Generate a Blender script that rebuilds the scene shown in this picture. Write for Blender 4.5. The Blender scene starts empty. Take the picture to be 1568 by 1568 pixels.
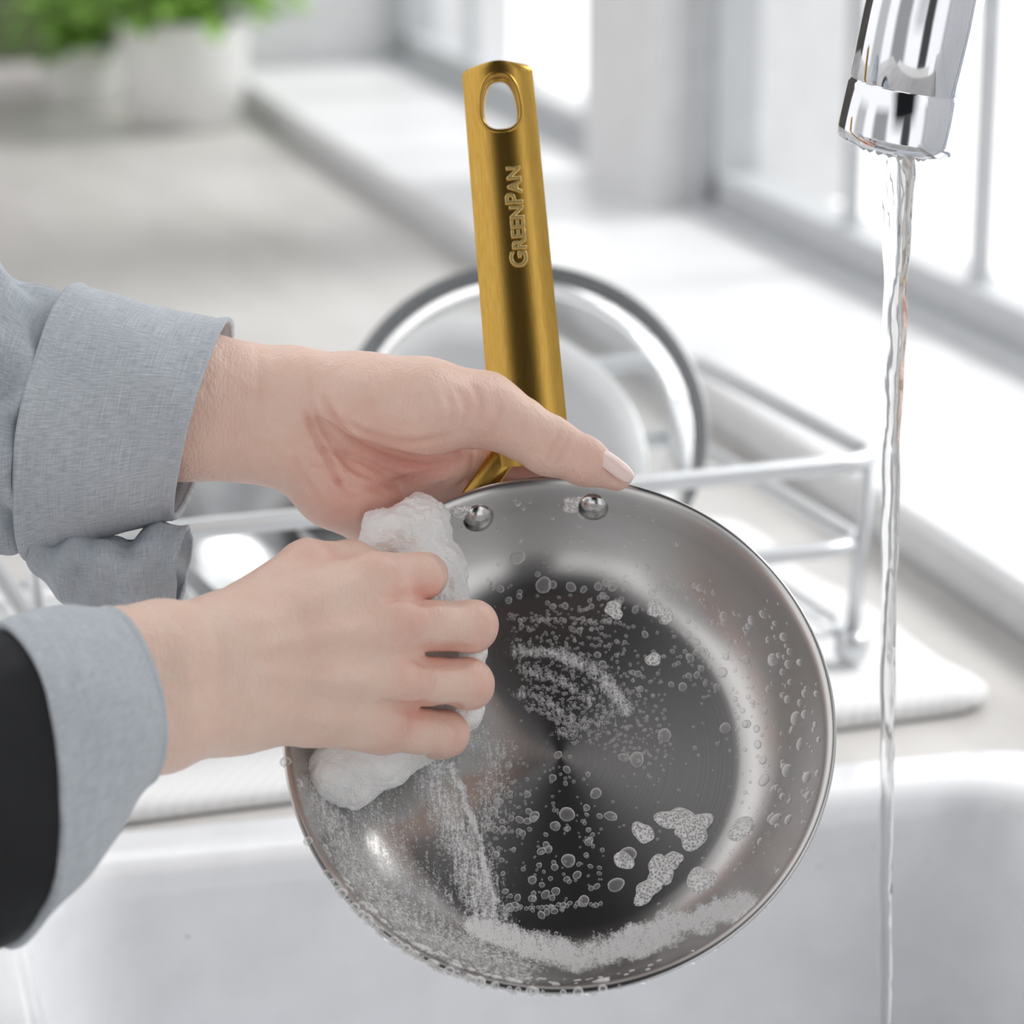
import bpy, math, random
import numpy as np
from mathutils import Vector, Matrix, noise
random.seed(7); rng=np.random.default_rng(7)
sc=bpy.context.scene
try:
    sc.view_settings.view_transform='Standard'
    sc.view_settings.look='None'
except Exception as e: print(e)

# ------------------------------------------------------------------ camera
yaw=math.radians(16.3); pit=math.radians(16.0)
F=Vector((math.sin(yaw)*math.cos(pit),math.cos(yaw)*math.cos(pit),-math.sin(pit)))
R=Vector((math.cos(yaw),-math.sin(yaw),0)); U=R.cross(F)
cam_d=bpy.data.cameras.new('camera'); cam=bpy.data.objects.new('camera',cam_d)
sc.collection.objects.link(cam); sc.camera=cam
cam.location=(0,0,0.6); cam.rotation_euler=(math.radians(90-16),0,-yaw)
cam_d.lens=100; cam_d.sensor_width=36; cam_d.clip_start=0.05
cam_d.dof.use_dof=True; cam_d.dof.focus_distance=1.255; cam_d.dof.aperture_fstop=6.3

# work frame: upright frame in which pan and arms are modelled; unit MU = 0.2847 mm
MU=0.0002847
O=Vector((0.3346,1.144,0.2583))
FR=Matrix(((R.x,U.x,-F.x,O.x),(R.y,U.y,-F.y,O.y),(R.z,U.z,-F.z,O.z),(0,0,0,1)))
def S(x,y,w,k=1.0):   # drawing units -> frame units
    return np.array(((x-784)*k,(784-y)*k,w),dtype=np.float64)

# ------------------------------------------------------------------ node helpers
def mat(name):
    m=bpy.data.materials.new(name); m.use_nodes=True
    nt=m.node_tree; b=nt.nodes['Principled BSDF']
    return m,nt,b
def N(nt,t,**kw):
    n=nt.nodes.new(t)
    for k,v in kw.items():
        if k in n.inputs: n.inputs[k].default_value=v
        else: setattr(n,k,v)
    return n
def ramp(nt,fac,stops):
    r=nt.nodes.new('ShaderNodeValToRGB'); e=r.color_ramp.elements
    while len(e)<len(stops): e.new(0.5)
    for i,(p,c) in enumerate(stops):
        e[i].position=p; e[i].color=(c[0],c[1],c[2],1) if isinstance(c,(tuple,list)) else (c,c,c,1)
    nt.links.new(fac,r.inputs[0]); return r
def bump(nt,b,h,strength=0.3,dist=0.001):
    n=N(nt,'ShaderNodeBump'); n.inputs['Strength'].default_value=strength; n.inputs['Distance'].default_value=dist
    nt.links.new(h,n.inputs['Height']); nt.links.new(n.outputs[0],b.inputs['Normal']); return n
def coord(nt,kind='Object',scale=(1,1,1),rot=(0,0,0)):
    t=nt.nodes.new('ShaderNodeTexCoord'); mp=nt.nodes.new('ShaderNodeMapping')
    mp.inputs['Scale'].default_value=scale; mp.inputs['Rotation'].default_value=rot
    nt.links.new(t.outputs[kind],mp.inputs[0]); return mp.outputs[0]
def noise_t(nt,vec,scale,detail=4,rough=0.5):
    n=nt.nodes.new('ShaderNodeTexNoise'); n.inputs['Scale'].default_value=scale
    n.inputs['Detail'].default_value=detail; n.inputs['Roughness'].default_value=rough
    nt.links.new(vec,n.inputs['Vector']); return n.outputs[0]
def simple(name,col,rough=0.5,metal=0.0,var=0.04,nscale=30,bmp=0.0):
    m,nt,b=mat(name); v=coord(nt)
    n=noise_t(nt,v,nscale)
    lo=tuple(max(0,c*(1-var)) for c in col); hi=tuple(min(1,c*(1+var)) for c in col)
    r=ramp(nt,n,[(0.3,lo),(0.7,hi)]); nt.links.new(r.outputs[0],b.inputs['Base Color'])
    b.inputs['Roughness'].default_value=rough; b.inputs['Metallic'].default_value=metal
    if bmp: bump(nt,b,n,bmp,0.001)
    return m

M_wall=simple('white_paint',(0.80,0.81,0.82),0.6)
M_trim=simple('window_paint',(0.56,0.58,0.60),0.4)
M_sill=simple('sill_paint',(0.82,0.83,0.845),0.35)
M_dark=simple('grey_brown_wall',(0.11,0.10,0.09),0.8,nscale=3,var=0.3)  # dark grey-brown of the back wall, mottled at random
M_ceram=simple('white_ceramic',(0.82,0.835,0.86),0.12)
M_plate=simple('plate_glaze',(0.88,0.88,0.89),0.12)
M_pot=simple('pot_glaze',(0.86,0.86,0.85),0.4)
M_soil=simple('soil',(0.07,0.05,0.035),0.9)
M_steelw=simple('rack_steel',(0.70,0.72,0.74),0.3,0.6)
M_rim=simple('lid_rim_steel',(0.30,0.31,0.32),0.35,0.85)
M_chrome=simple('chrome',(0.74,0.76,0.80),0.07,1.0)
M_aer=simple('aerator_plastic',(0.55,0.57,0.6),0.4)
M_leaf=simple('leaf',(0.22,0.42,0.06),0.5,var=0.35,nscale=20)
M_black=simple('black_cloth',(0.007,0.008,0.010),0.75,bmp=0.2,nscale=300)

# countertop
M_counter,nt,b=mat('greige_stone_counter')
v=coord(nt,'Object',(1.0,0.35,1)); n1=noise_t(nt,v,5,8,0.6)
r=ramp(nt,n1,[(0.32,(0.47,0.455,0.44)),(0.5,(0.60,0.585,0.57)),(0.7,(0.68,0.67,0.66))])
nt.links.new(r.outputs[0],b.inputs['Base Color']); b.inputs['Roughness'].default_value=0.35

# skin
def skin(name):
    m,nt,b=mat(name)
    a=nt.nodes.new('ShaderNodeAttribute'); a.attribute_name='Col'
    v=coord(nt); n=noise_t(nt,v,60,6,0.7)
    mx=nt.nodes.new('ShaderNodeMix'); mx.data_type='RGBA'; mx.blend_type='MULTIPLY'
    r=ramp(nt,n,[(0.32,(0.96,0.86,0.83)),(0.66,(1,1,1))])
    mx.inputs[0].default_value=0.75
    nt.links.new(a.outputs['Color'],mx.inputs[6]); nt.links.new(r.outputs[0],mx.inputs[7])
    nt.links.new(mx.outputs[2],b.inputs['Base Color'])
    b.inputs['Roughness'].default_value=0.42
    b.inputs['Subsurface Weight'].default_value=0.12
    b.inputs['Subsurface Radius'].default_value=(1.0,0.35,0.2)
    b.inputs['Subsurface Scale'].default_value=0.004
    vo=nt.nodes.new('ShaderNodeTexVoronoi'); vo.inputs['Scale'].default_value=700
    nt.links.new(coord(nt,'Object',(1,0.5,1)),vo.inputs['Vector'])
    n2=noise_t(nt,coord(nt,'Object',(1,0.22,1),(0,0,0.9)),420,5,0.65)
    n3=noise_t(nt,coord(nt,'Object',(1,0.22,1),(0,0,-0.5)),300,5,0.65)
    ad=N(nt,'ShaderNodeMath',operation='ADD'); nt.links.new(vo.outputs['Distance'],ad.inputs[0]); nt.links.new(n2,ad.inputs[1])
    ad2=N(nt,'ShaderNodeMath',operation='ADD'); nt.links.new(ad.outputs[0],ad2.inputs[0]); nt.links.new(n3,ad2.inputs[1])
    bump(nt,b,ad2.outputs[0],0.36,0.0008)
    return m
M_skin=skin('skin')
M_nail=simple('nail',(0.92,0.72,0.67),0.18,var=0.05)

# chambray
def fabric(name,c1,c2,kind='Object',sc_=1.0):
    m,nt,b=mat(name)
    a=noise_t(nt,coord(nt,'UV',(30*sc_,900*sc_,1)),1.0,3,0.7)
    c=noise_t(nt,coord(nt,'UV',(900*sc_,30*sc_,1)),1.0,3,0.7)
    ad=N(nt,'ShaderNodeMath',operation='ADD'); nt.links.new(a,ad.inputs[0]); nt.links.new(c,ad.inputs[1])
    hf=N(nt,'ShaderNodeMath',operation='MULTIPLY'); hf.inputs[1].default_value=0.5; nt.links.new(ad.outputs[0],hf.inputs[0])
    r=ramp(nt,hf.outputs[0],[(0.38,c1),(0.62,c2)])
    nt.links.new(r.outputs[0],b.inputs['Base Color']); b.inputs['Roughness'].default_value=0.85
    b.inputs['Sheen Weight'].default_value=0.12
    bump(nt,b,hf.outputs[0],0.35,0.0006)
    return m
M_shirt=fabric('chambray',(0.30,0.345,0.39),(0.57,0.61,0.655),sc_=0.5)
M_cuff=fabric('chambray_cuff',(0.33,0.375,0.42),(0.62,0.66,0.705),sc_=0.5)

# towel
M_towel,nt,b=mat('ribbed_white_towel')
w=nt.nodes.new('ShaderNodeTexWave'); w.inputs['Scale'].default_value=45; w.inputs['Distortion'].default_value=1.2
nt.links.new(coord(nt,'Object',(1,1,1),(0,0,0.6)),w.inputs['Vector'])
b.inputs['Base Color'].default_value=(0.84,0.845,0.85,1); b.inputs['Roughness'].default_value=0.9
bump(nt,b,w.outputs[1],0.28,0.002)

# brushed steel (circular)
def brushed(name,col,rough,aniso,rot):
    m,nt,b=mat(name)
    t=nt.nodes.new('ShaderNodeTangent'); t.direction_type='RADIAL'; t.axis='Z'
    nt.links.new(t.outputs[0],b.inputs['Tangent'])
    b.inputs['Anisotropic'].default_value=aniso; b.inputs['Anisotropic Rotation'].default_value=rot
    b.inputs['Metallic'].default_value=1
    tc=nt.nodes.new('ShaderNodeTexCoord'); sx=nt.nodes.new('ShaderNodeSeparateXYZ'); nt.links.new(tc.outputs['Object'],sx.inputs[0])
    cx=nt.nodes.new('ShaderNodeCombineXYZ'); nt.links.new(sx.outputs[0],cx.inputs[0]); nt.links.new(sx.outputs[1],cx.inputs[1])
    ln=N(nt,'ShaderNodeVectorMath',operation='LENGTH'); nt.links.new(cx.outputs[0],ln.inputs[0])
    c2=nt.nodes.new('ShaderNodeCombineXYZ'); nt.links.new(ln.outputs['Value'],c2.inputs[0])
    n=noise_t(nt,c2.outputs[0],1400,4,0.7)
    r=ramp(nt,n,[(0.3,tuple(c*0.93 for c in col)),(0.7,col)]); nt.links.new(r.outputs[0],b.inputs['Base Color'])
    r2=ramp(nt,n,[(0.2,rough*0.88),(0.8,rough*1.12)]); nt.links.new(r2.outputs[0],b.inputs['Roughness'])
    return m
M_pan=brushed('brushed_steel',(0.60,0.595,0.59),0.25,0.88,0.25)
M_rivet=simple('polished_steel',(0.56,0.56,0.56),0.16,1.0)
M_bowl=simple('bowl_steel',(0.40,0.41,0.42),0.3,1.0)
M_gold,nt,b=mat('brushed_gold')
n=noise_t(nt,coord(nt,'Object',(1500,10,400)),1.0,3,0.6)
r=ramp(nt,n,[(0.3,(0.42,0.25,0.05)),(0.7,(0.52,0.325,0.08))]); nt.links.new(r.outputs[0],b.inputs['Base Color'])
b.inputs['Metallic'].default_value=1; b.inputs['Roughness'].default_value=0.27

# glass
M_glass,nt,b=mat('lid_glass'); b.inputs['Transmission Weight'].default_value=1; b.inputs['Roughness'].default_value=0.02; b.inputs['IOR'].default_value=1.25
b.inputs['Base Color'].default_value=(0.88,0.90,0.91,1)
M_water,nt,b=mat('water'); b.inputs['Transmission Weight'].default_value=1; b.inputs['Roughness'].default_value=0.02; b.inputs['IOR'].default_value=1.33
n=noise_t(nt,coord(nt,'Object',(1,1,0.25)),150,2); bump(nt,b,n,0.45,0.002)

# foam
M_foam,nt,b=mat('soap_foam')
vo=nt.nodes.new('ShaderNodeTexVoronoi'); vo.inputs['Scale'].default_value=900; nt.links.new(coord(nt),vo.inputs['Vector'])
vo2=noise_t(nt,coord(nt),160,5,0.6)
adf=N(nt,'ShaderNodeMath',operation='MULTIPLY_ADD'); nt.links.new(vo2,adf.inputs[0]); adf.inputs[1].default_value=2.0; nt.links.new(vo.outputs['Distance'],adf.inputs[2])
b.inputs['Base Color'].default_value=(0.98,0.985,0.99,1); b.inputs['Roughness'].default_value=0.45
b.inputs['Subsurface Weight'].default_value=0.25; b.inputs['Subsurface Scale'].default_value=0.004
bump(nt,b,adf.outputs[0],0.5,0.001)
def clearfoam(name,lo,hi,vor=False):
    m,nt,b=mat(name)
    out=nt.nodes['Material Output']
    tr=nt.nodes.new('ShaderNodeBsdfTransparent'); mx=nt.nodes.new('ShaderNodeMixShader')
    lw=nt.nodes.new('ShaderNodeLayerWeight'); lw.inputs['Blend'].default_value=0.45
    r=ramp(nt,lw.outputs['Facing'],[(0.1,lo),(0.6,hi)])
    fac=r.outputs[0]
    if vor:
        vo=nt.nodes.new('ShaderNodeTexVoronoi'); vo.inputs['Scale'].default_value=900; nt.links.new(coord(nt),vo.inputs['Vector'])
        r3=ramp(nt,vo.outputs['Distance'],[(0.2,0.25),(0.7,0.85)])
        ad=N(nt,'ShaderNodeMath',operation='MAXIMUM'); nt.links.new(fac,ad.inputs[0]); nt.links.new(r3.outputs[0],ad.inputs[1]); fac=ad.outputs[0]
    b.inputs['Base Color'].default_value=(0.99,0.99,0.99,1); b.inputs['Roughness'].default_value=0.08
    b.inputs['IOR'].default_value=1.6
    nt.links.new(fac,mx.inputs[0]); nt.links.new(tr.outputs[0],mx.inputs[1]); nt.links.new(b.outputs[0],mx.inputs[2])
    nt.links.new(mx.outputs[0],out.inputs[0]); return m
M_bub=clearfoam('soap_bubble',0.12,0.85)
M_patch=clearfoam('foam_patch',0.28,0.9,True)
M_film,nt,b=mat('soap_film')
out=nt.nodes['Material Output']; tr=nt.nodes.new('ShaderNodeBsdfTransparent'); mx=nt.nodes.new('ShaderNodeMixShader')
at=nt.nodes.new('ShaderNodeAttribute'); at.attribute_name='mask'
ns=noise_t(nt,coord(nt,'Object',(520,70,200),(0,0,-0.30)),1.0,6,0.8)
vof=nt.nodes.new('ShaderNodeTexVoronoi'); vof.inputs['Scale'].default_value=950; nt.links.new(coord(nt),vof.inputs['Vector'])
nf=noise_t(nt,coord(nt,'Object'),420,5,0.75)
nf2=N(nt,'ShaderNodeMath',operation='MULTIPLY_ADD'); nt.links.new(vof.outputs['Distance'],nf2.inputs[0]); nf2.inputs[1].default_value=0.45; nt.links.new(nf,nf2.inputs[2])
a1=N(nt,'ShaderNodeMath',operation='MULTIPLY_ADD'); nt.links.new(ns,a1.inputs[0]); a1.inputs[1].default_value=1.5; nt.links.new(nf2.outputs[0],a1.inputs[2])
a2=N(nt,'ShaderNodeMath',operation='MULTIPLY_ADD'); nt.links.new(at.outputs['Fac'],a2.inputs[0]); a2.inputs[1].default_value=1.0; nt.links.new(a1.outputs[0],a2.inputs[2])
mr=N(nt,'ShaderNodeMapRange'); nt.links.new(a2.outputs[0],mr.inputs[0]); mr.inputs[1].default_value=1.82; mr.inputs[2].default_value=2.4
ml=N(nt,'ShaderNodeMath',operation='MULTIPLY'); nt.links.new(mr.outputs[0],ml.inputs[0]); ml.inputs[1].default_value=0.85
b.inputs['Base Color'].default_value=(0.97,0.98,0.985,1); b.inputs['Roughness'].default_value=0.2
bump(nt,b,a1.outputs[0],0.4,0.0008)
nt.links.new(ml.outputs[0],mx.inputs[0]); nt.links.new(tr.outputs[0],mx.inputs[1]); nt.links.new(b.outputs[0],mx.inputs[2]); nt.links.new(mx.outputs[0],out.inputs[0])

# ------------------------------------------------------------------ mesh helpers
def mkobj(name,verts,faces,material,parent=None,smooth=True,uvs=None):
    me=bpy.data.meshes.new(name); me.from_pydata([tuple(map(float,v)) for v in verts],[],[tuple(map(int,f)) for f in faces]); me.update()
    if smooth: me.polygons.foreach_set('use_smooth',[True]*len(me.polygons))
    if uvs is not None:
        ul=me.uv_layers.new(name='UVMap'); li=np.zeros(len(me.loops),dtype=np.int32); me.loops.foreach_get('vertex_index',li)
        ul.data.foreach_set('uv',np.asarray(uvs,dtype=np.float32)[li].ravel())
    ob=bpy.data.objects.new(name,me); sc.collection.objects.link(ob)
    if material: me.materials.append(material)
    if parent: ob.parent=parent
    return ob
def empty(name,mtx=None):
    e=bpy.data.objects.new(name,None); e.empty_display_size=0.05; sc.collection.objects.link(e)
    if mtx is not None: e.matrix_world=mtx
    return e
class Acc:
    def __init__(s): s.v=[];s.f=[]
    def add(s,v,f):
        o=len(s.v); s.v+= [tuple(p) for p in v]; s.f+=[tuple(i+o for i in q) for q in f]
    def box(s,x0,x1,y0,y1,z0,z1,bev=0.0):
        v=[(x,y,z) for x in(x0,x1) for y in(y0,y1) for z in(z0,z1)]
        s.add(v,[(0,1,3,2),(4,6,7,5),(0,4,5,1),(2,3,7,6),(0,2,6,4),(1,5,7,3)])
    def tube(s,pts,rad,seg=10,closed=False,flat=1.0):
        pts=[Vector(p) for p in pts]; n=len(pts)
        if not hasattr(rad,'__len__'): rad=[rad]*n
        v=[];f=[]; up=None
        for i,p in enumerate(pts):
            a=pts[(i-1)%n] if (closed or i>0) else p
            c=pts[(i+1)%n] if (closed or i<n-1) else p
            t=(c-a).normalized()
            if up is None:
                up=t.cross(Vector((0.3,0.2,1))) 
                if up.length<1e-3: up=t.cross(Vector((1,0,0)))
                up.normalize()
            up=(up-t*up.dot(t)).normalized(); bi=t.cross(up)
            for j in range(seg):
                th=2*math.pi*j/seg
                v.append(p+(up*math.cos(th)+bi*math.sin(th)*flat)*rad[i])
        m=n if closed else n-1
        for i in range(m):
            for j in range(seg):
                a=i*seg+j;b2=i*seg+(j+1)%seg;c=((i+1)%n)*seg+(j+1)%seg;d=((i+1)%n)*seg+j
                f.append((a,b2,c,d))
        if not closed:
            f.append(tuple(range(seg))[::-1]); f.append(tuple((n-1)*seg+j for j in range(seg)))
        s.add(v,f)
    def lathe(s,prof,seg=64,mtx=None):
        v=[];f=[]
        for (r_,z) in prof:
            for j in range(seg):
                th=2*math.pi*j/seg; p=Vector((r_*math.cos(th),r_*math.sin(th),z)); v.append(mtx@p if mtx else p)
        for i in range(len(prof)-1):
            for j in range(seg):
                f.append((i*seg+j,i*seg+(j+1)%seg,(i+1)*seg+(j+1)%seg,(i+1)*seg+j))
        s.add(v,f)
def fillet(pts,r,closed=False,n=6):
    P=[Vector(p) for p in pts]; out=[]; m=len(P)
    for i in range(m):
        if not closed and i in(0,m-1): out.append(P[i]); continue
        a=P[(i-1)%m];b_=P[i];c=P[(i+1)%m]
        d1=(a-b_);d2=(c-b_); rr=min(r,d1.length*0.45,d2.length*0.45)
        p1=b_+d1.normalized()*rr;p2=b_+d2.normalized()*rr
        for k in range(n+1):
            t=k/n; out.append(p1*(1-t)**2+b_*2*t*(1-t)+p2*t*t)
    return out
def catmull(P,k):
    P=np.asarray(P,float); n=len(P); out=[]
    for i in range(n-1):
        p0=P[max(i-1,0)];p1=P[i];p2=P[i+1];p3=P[min(i+2,n-1)]
        for j in range(k):
            t=j/k; out.append(0.5*((2*p1)+(-p0+p2)*t+(2*p0-5*p1+4*p2-p3)*t*t+(-p0+3*p1-3*p2+p3)*t**3))
    out.append(P[-1]); return np.array(out)

# ------------------------------------------------------------------ room
a=Acc()
a.box(-1.3,0.115,0.45,4.9,-0.04,0); a.box(0.745,0.822,0.45,4.9,-0.04,0)
a.box(0.115,0.745,1.398,4.9,-0.04,0); a.box(0.115,0.745,0.45,0.935,-0.04,0)
mkobj('countertop',a.v,a.f,M_counter,smooth=False)
a=Acc(); a.box(-1.28,0.82,0.48,0.90,-0.9,-0.04); a.box(-1.28,0.82,1.5,4.88,-0.9,-0.04)
mkobj('base_cabinet',a.v,a.f,M_wall,smooth=False)
a=Acc(); a.box(-3,0.83,-1.5,6.2,-0.92,-0.9); mkobj('floor',a.v,a.f,simple('floor_tile',(0.6,0.59,0.57),0.4),smooth=False)
a=Acc(); a.box(0.83,1.30,0.2,4.9,-0.9,0.026); a.box(0.822,1.19,0.2,4.44,0.026,0.040)
o=mkobj('window_sill',a.v,a.f,M_sill,smooth=False)
m=o.modifiers.new('b','BEVEL'); m.width=0.004; m.segments=3; m.limit_method='ANGLE'
WX=1.13
a=Acc()
a.box(1.05,1.30,3.02,3.27,0.04,2.2)
a.box(0.845,1.30,4.44,4.70,0.0,2.2)
a.box(1.05,1.30,0.2,1.14,0.04,2.2)
a.box(1.05,1.30,0.2,4.70,1.5,2.2)
mkobj('wall_right',a.v,a.f,M_wall,smooth=False)
def window(name,y0,y1,muntins):
    a=Acc(); z0=0.04;z1=1.5
    a.box(WX-0.02,WX+0.03,y0,y1,z0,z0+0.045); a.box(WX-0.02,WX+0.03,y0,y1,z1-0.05,z1)
    a.box(WX-0.02,WX+0.03,y0,y0+0.04,z0,z1); a.box(WX-0.02,WX+0.03,y1-0.04,y1,z0,z1)
    a.box(WX-0.045,WX-0.02,y0,y1,z0,z0+0.012)
    a.box(WX-0.035,WX-0.02,y0,y0+0.03,z0,z1); a.box(WX-0.035,WX-0.02,y1-0.03,y1,z0,z1)
    for y in muntins: a.box(WX-0.006,WX+0.006,y-0.011,y+0.011,z0+0.045,z1-0.05)
    a.box(WX-0.006,WX+0.006,y0,y1,0.80,0.825)
    return mkobj(name,a.v,a.f,M_trim,smooth=False)
window('window_1',3.27,4.44,(3.50,3.78,4.08)); window('window_2',1.14,3.02,(2.64,2.34,2.04,1.74,1.44))
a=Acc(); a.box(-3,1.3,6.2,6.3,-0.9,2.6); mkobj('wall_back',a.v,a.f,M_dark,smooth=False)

# ------------------------------------------------------------------ sink
def rrect(x0,x1,y0,y1,r,z,n=10):
    out=[]
    for cx,cy,a0 in((x1-r,y1-r,0),(x0+r,y1-r,90),(x0+r,y0+r,180),(x1-r,y0+r,270)):
        for k in range(n+1):
            t=math.radians(a0+90*k/n); out.append((cx+r*math.cos(t),cy+r*math.sin(t),z))
    return out
X0,X1,Y0,Y1=0.085,0.760,0.90,1.432
secs=[]
def sec(i,z,r): secs.append(rrect(X0+i,X1-i,Y0+i,Y1-i,r,z))
sec(0.0,0.0005,0.06);sec(0.0,0.004,0.06);sec(0.003,0.008,0.06);sec(0.008,0.0095,0.058)
sec(0.04,0.0095,0.06);sec(0.048,0.008,0.06);sec(0.053,0.002,0.06);sec(0.056,-0.01,0.062)
sec(0.062,-0.09,0.065);sec(0.066,-0.13,0.068);sec(0.075,-0.152,0.07);sec(0.09,-0.166,0.07);sec(0.115,-0.172,0.07);sec(0.2,-0.174,0.05)
v=[p for s_ in secs for p in s_]; n=len(secs[0]); f=[]
for i in range(len(secs)-1):
    for j in range(n): f.append((i*n+j,i*n+(j+1)%n,(i+1)*n+(j+1)%n,(i+1)*n+j))
f.append(tuple((len(secs)-1)*n+j for j in range(n)))
RS=Matrix.Translation((0.43,1.43,0))@Matrix.Rotation(math.radians(-2.0),4,'Z')@Matrix.Translation((-0.43,-1.43,0))
sink=empty('kitchen_sink',RS); mkobj('basin',v,f,M_ceram,sink)
a=Acc(); a.lathe([(0.0,-0.169),(0.02,-0.169),(0.035,-0.170),(0.04,-0.1735)],40,Matrix.Translation((0.45,1.15,0)))
mkobj('drain',a.v,a.f,M_chrome,sink)
a=Acc()
for i in range(90):
    x=random.uniform(0.16,0.70); y=Y1-0.0585; z=random.uniform(-0.13,-0.015)
    rr=random.uniform(0.0004,0.0009)
    a.lathe([(0.0001,1*rr),(0.7*rr,0.7*rr),(rr,0),(0.7*rr,-0.7*rr),(0.0001,-rr)],8,Matrix.Translation((x,y,z)))
mkobj('water_drops',a.v,a.f,M_water,sink)

# ------------------------------------------------------------------ towel
secs=[]
tx0,tx1,ty0,ty1=0.10,0.755,1.462,1.88
for i,z in((0.004,0.0005),(0.0,0.004),(0.0,0.009),(0.004,0.0125),(0.012,0.0135),(0.05,0.0135),(0.15,0.0135)):
    secs.append(rrect(tx0+i,tx1-i,ty0+i,ty1-i,0.035,z,8))
v=[]
RT=Matrix.Translation((0.2,1.462,0))@Matrix.Rotation(math.radians(3.6),4,'Z')@Matrix.Translation((-0.2,-1.462,0))
def dens(s_):
    out=[]
    for i in range(len(s_)):
        p=s_[i];q=s_[(i+1)%len(s_)]; m_=30 if math.dist(p,q)>0.08 else 1
        for k in range(m_): out.append(tuple(p[c]+(q[c]-p[c])*k/m_ for c in range(3)))
    return out
secs=[dens(s_) for s_ in secs]; secs=[s_ for s_ in secs if len(s_)==len(secs[0])]
for s_ in secs:
    for p in s_:
        q=noise.noise(Vector((p[0]*14,p[1]*14,0)))
        v.append(RT@Vector((p[0]+0.004*q,p[1]+0.004*noise.noise(Vector((p[0]*11+5,p[1]*11,3))),max(0.0005,p[2]*(1+0.25*q)))))
n=len(secs[0]); f=[]
for i in range(len(secs)-1):
    for j in range(n): f.append((i*n+j,i*n+(j+1)%n,(i+1)*n+(j+1)%n,(i+1)*n+j))
f.append(tuple((len(secs)-1)*n+j for j in range(n)))
mkobj('drying_towel',v,f,M_towel)

# ------------------------------------------------------------------ dish rack
rack=empty('dish_rack',Matrix.Translation((0.695,1.56,0))@Matrix.Rotation(math.radians(4),4,'Z'))
a=Acc(); L=-0.53; D=0.30
def loop(z,i,r,rad,flat=1.0): a.tube(fillet([(0-i,0+i,z),(L+i,0+i,z),(L+i,D-i,z),(0-i,D-i,z)],r,True),rad,10,True)
loop(0.148,0,0.03,0.0062); loop(0.092,0.006,0.03,0.0055); loop(0.035,0.012,0.03,0.003)
for (x,y) in((-0.012,0.012),(L+0.012,0.012),(-0.012,D-0.012),(L+0.012,D-0.012)):
    a.tube([(x+0.008*(1 if x>-0.1 else -1),y,0.146),(x+0.004*(1 if x>-0.1 else -1),y,0.09),(x,y,0.03)],0.0045,10)
for i in range(1,22):
    x=L*i/22; a.tube([(x,0.012,0.035),(x,D-0.012,0.035)],0.0016,6)
for i in range(1,6):
    y=D*i/6; a.tube([(-0.012,y,0.035),(L+0.012,y,0.035)],0.0016,6)
for i in range(3,20,2):
    x=L*i/22
    for y in(0.10,0.18): a.tube(fillet([(x,y,0.035),(x,y,0.085),(x,y+0.04,0.085),(x,y+0.04,0.035)],0.015),0.0016,6)
mkobj('wire_frame',a.v,a.f,M_steelw,rack)
a=Acc()
for (x,y) in((-0.012,0.012),(L+0.012,0.012),(-0.012,D-0.012),(L+0.012,D-0.012)):
    a.lathe([(0.001,0.016),(0.009,0.0165),(0.011,0.021),(0.011,0.031),(0.007,0.035),(0.001,0.035)],16,Matrix.Translation((x,y,0.0)))
mkobj('feet',a.v,a.f,M_steelw,rack)

def orient(loc,lean,yawd):
    return Matrix.Translation(loc)@Matrix.Rotation(math.radians(yawd),4,'Z')@Matrix.Rotation(math.radians(90-lean),4,'X')
def plate(name,loc,r_,lean,yawd):
    a=Acc(); a.lathe([(0.0001,0),(r_*0.5,0),(r_*0.62,0.002),(r_*0.8,0.012),(r_,0.018),(r_*1.01,0.0165),(r_*0.82,0.008),(r_*0.6,-0.003),(0.0001,-0.003)],64)
    ob=mkobj(name,a.v,a.f,M_plate); ob.matrix_world=orient(loc,lean,yawd); return ob
plate('dinner_plate',(0.462,1.69,0.122),0.116,50,-14)
lid=empty('glass_lid',orient((0.492,1.655,0.161),40,-14))
a=Acc(); Rl=0.114
a.lathe([(0.012,0.020),(0.03,0.0195),(0.06,0.016),(0.09,0.009),(Rl-0.002,0.0),(Rl-0.002,-0.002),(0.09,0.0072),(0.06,0.0143),(0.03,0.0178),(0.012,0.0183)],72)
mkobj('glass_dome',a.v,a.f,M_glass,lid)
a=Acc(); a.tube([(Rl*math.cos(t),Rl*math.sin(t),0) for t in np.linspace(0,2*math.pi,72,endpoint=False)],0.0021,10,True)
mkobj('steel_rim',a.v,a.f,M_rim,lid)
a=Acc(); a.lathe([(0.0001,0.045),(0.012,0.044),(0.017,0.04),(0.014,0.034),(0.007,0.03),(0.007,0.02),(0.014,0.019),(0.0001,0.018)],32)
mkobj('gold_knob',a.v,a.f,M_gold,lid)
ob=empty('steel_bowl',orient((0.320,1.62,0.108),55,35))
a=Acc(); a.lathe([(0.0001,-0.03),(0.03,-0.03),(0.05,-0.02),(0.062,0.0),(0.065,0.001),(0.064,-0.003),(0.053,-0.022),(0.032,-0.033),(0.0001,-0.033)],48)
mkobj('bowl_shell',a.v,a.f,M_bowl,ob)

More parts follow.
